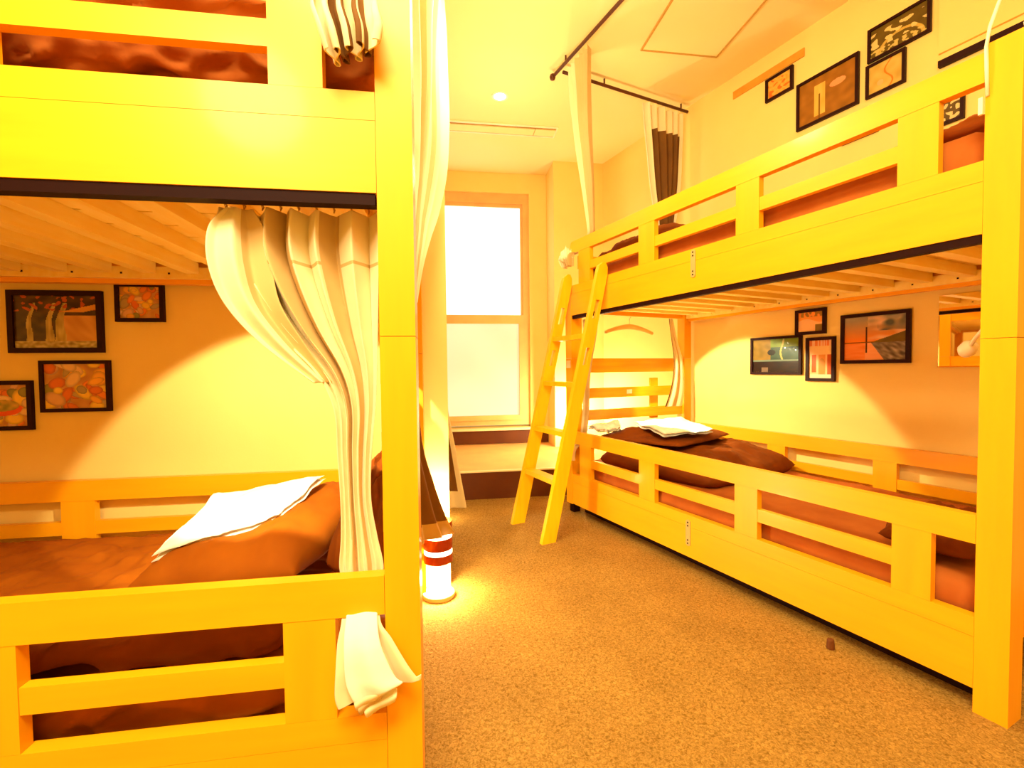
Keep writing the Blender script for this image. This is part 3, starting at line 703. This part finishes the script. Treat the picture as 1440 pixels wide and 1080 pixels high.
def im_land(u, v):
    c = mix((250, 190, 110), (245, 150, 60), v)
    if v < .55+.1*math.sin(u*5): c = (250, 200, 140)
    if v > .75 and vn(u*9, v*5, 1) > .5: c = (160, 120, 50)
    if v < .35 and u > .7: c = (140, 110, 50)
    return c
def im_shop(u, v):
    c = (248, 205, 140)
    if v < .62:
        if .12 < u < .32 and v > .15: c = (230, 95, 20)
        if .42 < u < .72: c = (215, 150, 60) if (u-.57)**2/.03+(v-.3)**2/.05 < 1 else (240, 160, 80)
        if u > .8: c = (215, 100, 40)
    if v < .1: c = (250, 225, 180)
    if v > .85: c = (232, 130, 80) if vn(u*8, 1) > .5 else (240, 190, 150)
    return c
def im_sunset(u, v):
    if v > .40:
        c = mix((250, 130, 30), (160, 150, 130), (v-.4)*1.9)
        cl = vn(u*4, v*9, 6)
        if u > .4: c = mix(c, (235, 190, 150), max(0, cl-.45)*3)
        if u > .55 and v > .66: c = mix(c, (80, 90, 90), max(0, vn(u*6, v*7, 9)-.35)*3)
        hill = .42+max(0, u-.5)*.42
        if v < hill: c = mix((90, 75, 20), (120, 95, 30), vn(u*9, v*9))
    else:
        c = mix((235, 120, 40), (250, 160, 90), vn(u*4, v*22, 2))
        if u > .45+.45*(.4-v)*1.2: c = mix((80, 70, 60), (190, 170, 150), max(0, vn(u*14+v*9, v*12, 3)-.2)*1.4)
        elif u > .35: c = mix(c, (250, 190, 150), .6)
    if abs(u-.38) < .014 and .16 < v < .76: c = (70, 40, 20)
    if abs(v-.40) < .008 and u < .5: c = (120, 60, 20)
    return c
def im_figure(u, v):
    c = mix((130, 80, 10), (175, 110, 30), vn(u*7, v*7, 4))
    if abs(u-.38) < .10 and .1 < v < .82: c = mix((215, 160, 60), (240, 190, 90), vn(u*12, v*4))
    if abs(u-.38) < .015 and v < .6: c = (120, 75, 10)
    if (u-.70)**2/.02+(v-.66)**2/.006 < 1: c = (225, 150, 95)
    return c
def im_arch(u, v):
    c = mix((85, 66, 16), (110, 84, 24), vn(u*5, v*5, 1))
    d = math.hypot((u-.55)*1.2, v-.05)
    if .42 < d < .5: c = (200, 165, 75)
    if vn(u*7, v*7, 5) > .58 and v > .3 and v < .85: c = (225, 195, 120)
    if v < .25 and vn(u*12, v*12, 7) > .5: c = (205, 180, 100)
    return c
def im_sketch(u, v):
    c = mix((190, 150, 60), (225, 190, 100), vn(u*4, v*4, 2))
    if abs(u-.6-.12*math.sin(v*7)) < .03: c = (205, 120, 30)
    if (u-.35)**2+(v-.3)**2 < .01: c = (230, 175, 110)
    return c
def im_leaves(u, v):
    c = mix((215, 150, 40), (240, 190, 90), vn(u*9, v*9, 3))
    if vn(u*5+2, v*5, 8) > .6: c = (225, 110, 30)
    return c
def im_ink(u, v):
    c = (86, 58, 14)
    if vn(u*8, v*8, 6) > .52 and v < .7: c = (225, 195, 130)
    return c
def picture(F, axis, wall, a0, a1, z0, z1, fn, label, border=.016, group=None, res=55):
    # axis 'x': hangs on plane y=wall (left wall), spans x; axis 'y': on plane x=wall (right wall), spans y (view order reversed)
    th = .018
    org = ((a0+a1)/2, wall-th, z0) if axis == 'x' else (wall-th, (a0+a1)/2, z0)
    t = root('picture_frame', F, org, label, 'framed picture', group)
    mb = MB()
    def bx(p0, p1, q0, q1, d0, d1):
        if axis == 'x': mb.box(p0, p1, wall-d1, wall-d0, q0, q1)
        else: mb.box(wall-d1, wall-d0, p0, p1, q0, q1)
    b = border
    bx(a0, a0+b, z0, z1, .0005, th); bx(a1-b, a1, z0, z1, .0005, th); bx(a0+b, a1-b, z0, z0+b, .0005, th); bx(a0+b, a1-b, z1-b, z1, .0005, th)
    mb.build('frame', M['dark'], parent=t)
    bm = bmesh.new(); cl = bm.loops.layers.color.new('Col')
    ia, ib, ja, jb = a0+b+.0003, a1-b-.0003, z0+b+.0003, z1-b-.0003; nu = res*2; nv = int(res*2*(jb-ja)/(ib-ia))+2
    V = [[bm.verts.new(((ia+(ib-ia)*i/nu, wall-.010, ja+(jb-ja)*j/nv) if axis == 'x' else (wall-.010, ib-(ib-ia)*i/nu, ja+(jb-ja)*j/nv))) for j in range(nv+1)] for i in range(nu+1)]
    for i in range(nu):
        for j in range(nv):
            f = bm.faces.new([V[i][j], V[i+1][j], V[i+1][j+1], V[i][j+1]])
            c = [max(0, min(1, x/255)) for x in fn((i+.5)/nu, (j+.5)/nv)]
            for l in f.loops: l[cl] = (*c, 1)
    e = bmesh.ops.extrude_face_region(bm, geom=list(bm.faces))
    vs = [g for g in e['geom'] if isinstance(g, bmesh.types.BMVert)]
    bmesh.ops.translate(bm, verts=vs, vec=(0, .006, 0) if axis == 'x' else (.006, 0, 0))
    s = MB(); s.bm.free(); s.bm = bm
    s.build('print', M['print'], parent=t)
    return t
GL = 'framed pictures on the left wall'; GR = 'framed pictures on the right wall'
picture(FL, 'x', 1.13, -1.635, -1.302, 1.065, 1.312, im_waterfall, 'largest dark-framed picture on the left wall, a brown waterfall scene', .020, GL)
picture(FL, 'x', 1.13, -1.254, -1.075, 1.189, 1.346, im_food(11), 'smallest dark-framed picture on the left wall, orange food, just under the bunk', .015, GL)
picture(FL, 'x', 1.13, -1.533, -1.283, .828, 1.034, im_food(23), 'dark-framed picture of yellow and orange food below the waterfall picture', .014, GL)
picture(FL, 'x', 1.13, -1.80, -1.563, .760, .956, im_bowl, 'dark-framed picture with a red bowl of food at the left edge of the view', .016, GL)
picture(FR, 'y', 1.13, 1.257, 1.601, .927, 1.172, im_cave, 'dark green grotto picture, farthest along the right wall in the lower bunk', .016, GR)
picture(FR, 'y', 1.13, 1.117, 1.297, 1.170, 1.322, im_land, 'small orange landscape picture above the portrait one in the right lower bunk', .018, GR)
picture(FR, 'y', 1.13, 1.064, 1.230, .889, 1.150, im_shop, 'upright dark-framed picture with red panels in the right lower bunk', .018, GR)
picture(FR, 'y', 1.13, .708, 1.035, .990, 1.264, im_sunset, 'dark-framed sunset over water picture in the right lower bunk', .019, GR)
picture(FR, 'y', 1.13, 1.325, 1.505, 2.688, 2.832, im_leaves, 'small ochre picture beneath the wooden strip high on the right wall', .016, GR)
picture(FR, 'y', 1.13, .960, 1.300, 2.410, 2.688, im_figure, 'large brown picture with a pale standing shape above the right upper bunk', .016, GR)
picture(FR, 'y', 1.13, .648, .918, 2.592, 2.765, im_arch, 'topmost picture on the right wall, pale shapes over a curved arch', .014, GR)
picture(FR, 'y', 1.13, .748, .925, 2.408, 2.580, im_sketch, 'pale picture right below the arch picture on the right wall', .014, GR)
picture(FR, 'y', 1.13, .866, 1.046, 2.218, 2.33, im_leaves, 'picture almost hidden behind the upper guard rail, only its lower edge showing', .014, GR)
picture(FR, 'y', 1.13, .519, .70, 2.118, 2.30, im_ink, 'dark picture with white marks beside the near post of the right upper bunk', .014, GR)

# ---------------------------------------------------------------- lights
def light(name, kind, loc, e, col=(1, .8, .5), size=.1, **k):
    l = bpy.data.lights.new(name, kind); l.energy = e; l.color = col
    if kind == 'AREA': l.size = size
    else: l.shadow_soft_size = size
    o = bpy.data.objects.new(name, l); COL.objects.link(o); o.location = loc
    for a, b in k.items():
        if a == 'target': o.rotation_euler = (Vector(b)-Vector(loc)).to_track_quat('-Z', 'Y').to_euler()
        else: setattr(l, a, b)
    return o
WARM = (1, .85, .50)
light('ceiling_downlight', 'AREA', (-.1, -.3, 2.95), 95, WARM, 1.0, target=(.1, .3, 0))
light('ceiling_downlight', 'POINT', (-.75, -.35, 2.15), 50, WARM, .2)
light('ceiling_downlight', 'POINT', (.1, 1.8, 2.3), 24, WARM, .1)
light('ceiling_downlight', 'POINT', (-.066, 3.2, 2.3), 9, WARM, .06)
for q, e_ in (((.018, 1.035, .085), 16), ((.018, 1.035, .375), 9), ((1.28, 3.2, .291), 12), ((1.28, 3.2, .585), 24)):
    light('lamp_bulb_light', 'POINT', tuple(FL.w(*q)), e_, (1, .88, .58), .03)
# spot lamps inside the bunks (round pools of light on the walls)
for F_ in (FB, FR):
    u0, u1 = (.30, .55) if F_ is FB else (LEN-.30, LEN-.55)
    light('bunk_spot', 'SPOT', tuple(F_.w(.10, u0, 1.25)), 60, WARM, .02, spot_size=math.radians(67), spot_blend=.12, target=tuple(F_.w(1.13, u1, .45)))
W = bpy.data.worlds.new('room_world'); SC.world = W; W.use_nodes = True
W.node_tree.nodes['Background'].inputs['Color'].default_value = (1, .87, .42, 1)
W.node_tree.nodes['Background'].inputs['Strength'].default_value = .3

# ---------------------------------------------------------------- camera
cam = bpy.data.cameras.new('camera'); cam.sensor_width = 36; cam.lens = 646.816*36/1440; cam.clip_start = .02
co = bpy.data.objects.new('camera', cam); COL.objects.link(co)
p = math.radians(1.818); r = math.radians(-.627)
fwd = Vector((0, math.cos(p), -math.sin(p))); rt = Vector((1, 0, 0)); up = rt.cross(fwd)
# image = roll applied after projection: u' = c*u - s*v (v down)
c_, s_ = math.cos(r), math.sin(r)
rt2 = rt*c_ + up*s_; up2 = up*c_ - rt*s_
m3 = Matrix((rt2, up2, -fwd)).transposed()
co.matrix_world = Matrix.Translation((0, 0, .979)) @ m3.to_4x4()
SC.camera = co
for o in bpy.data.objects:
    if '_org' in o: del o['_org']
SC.view_settings.view_transform = 'Standard'; SC.view_settings.look = 'None'; SC.view_settings.gamma = 1
SC.view_settings.use_curve_mapping = False
SC.view_settings.exposure = .62
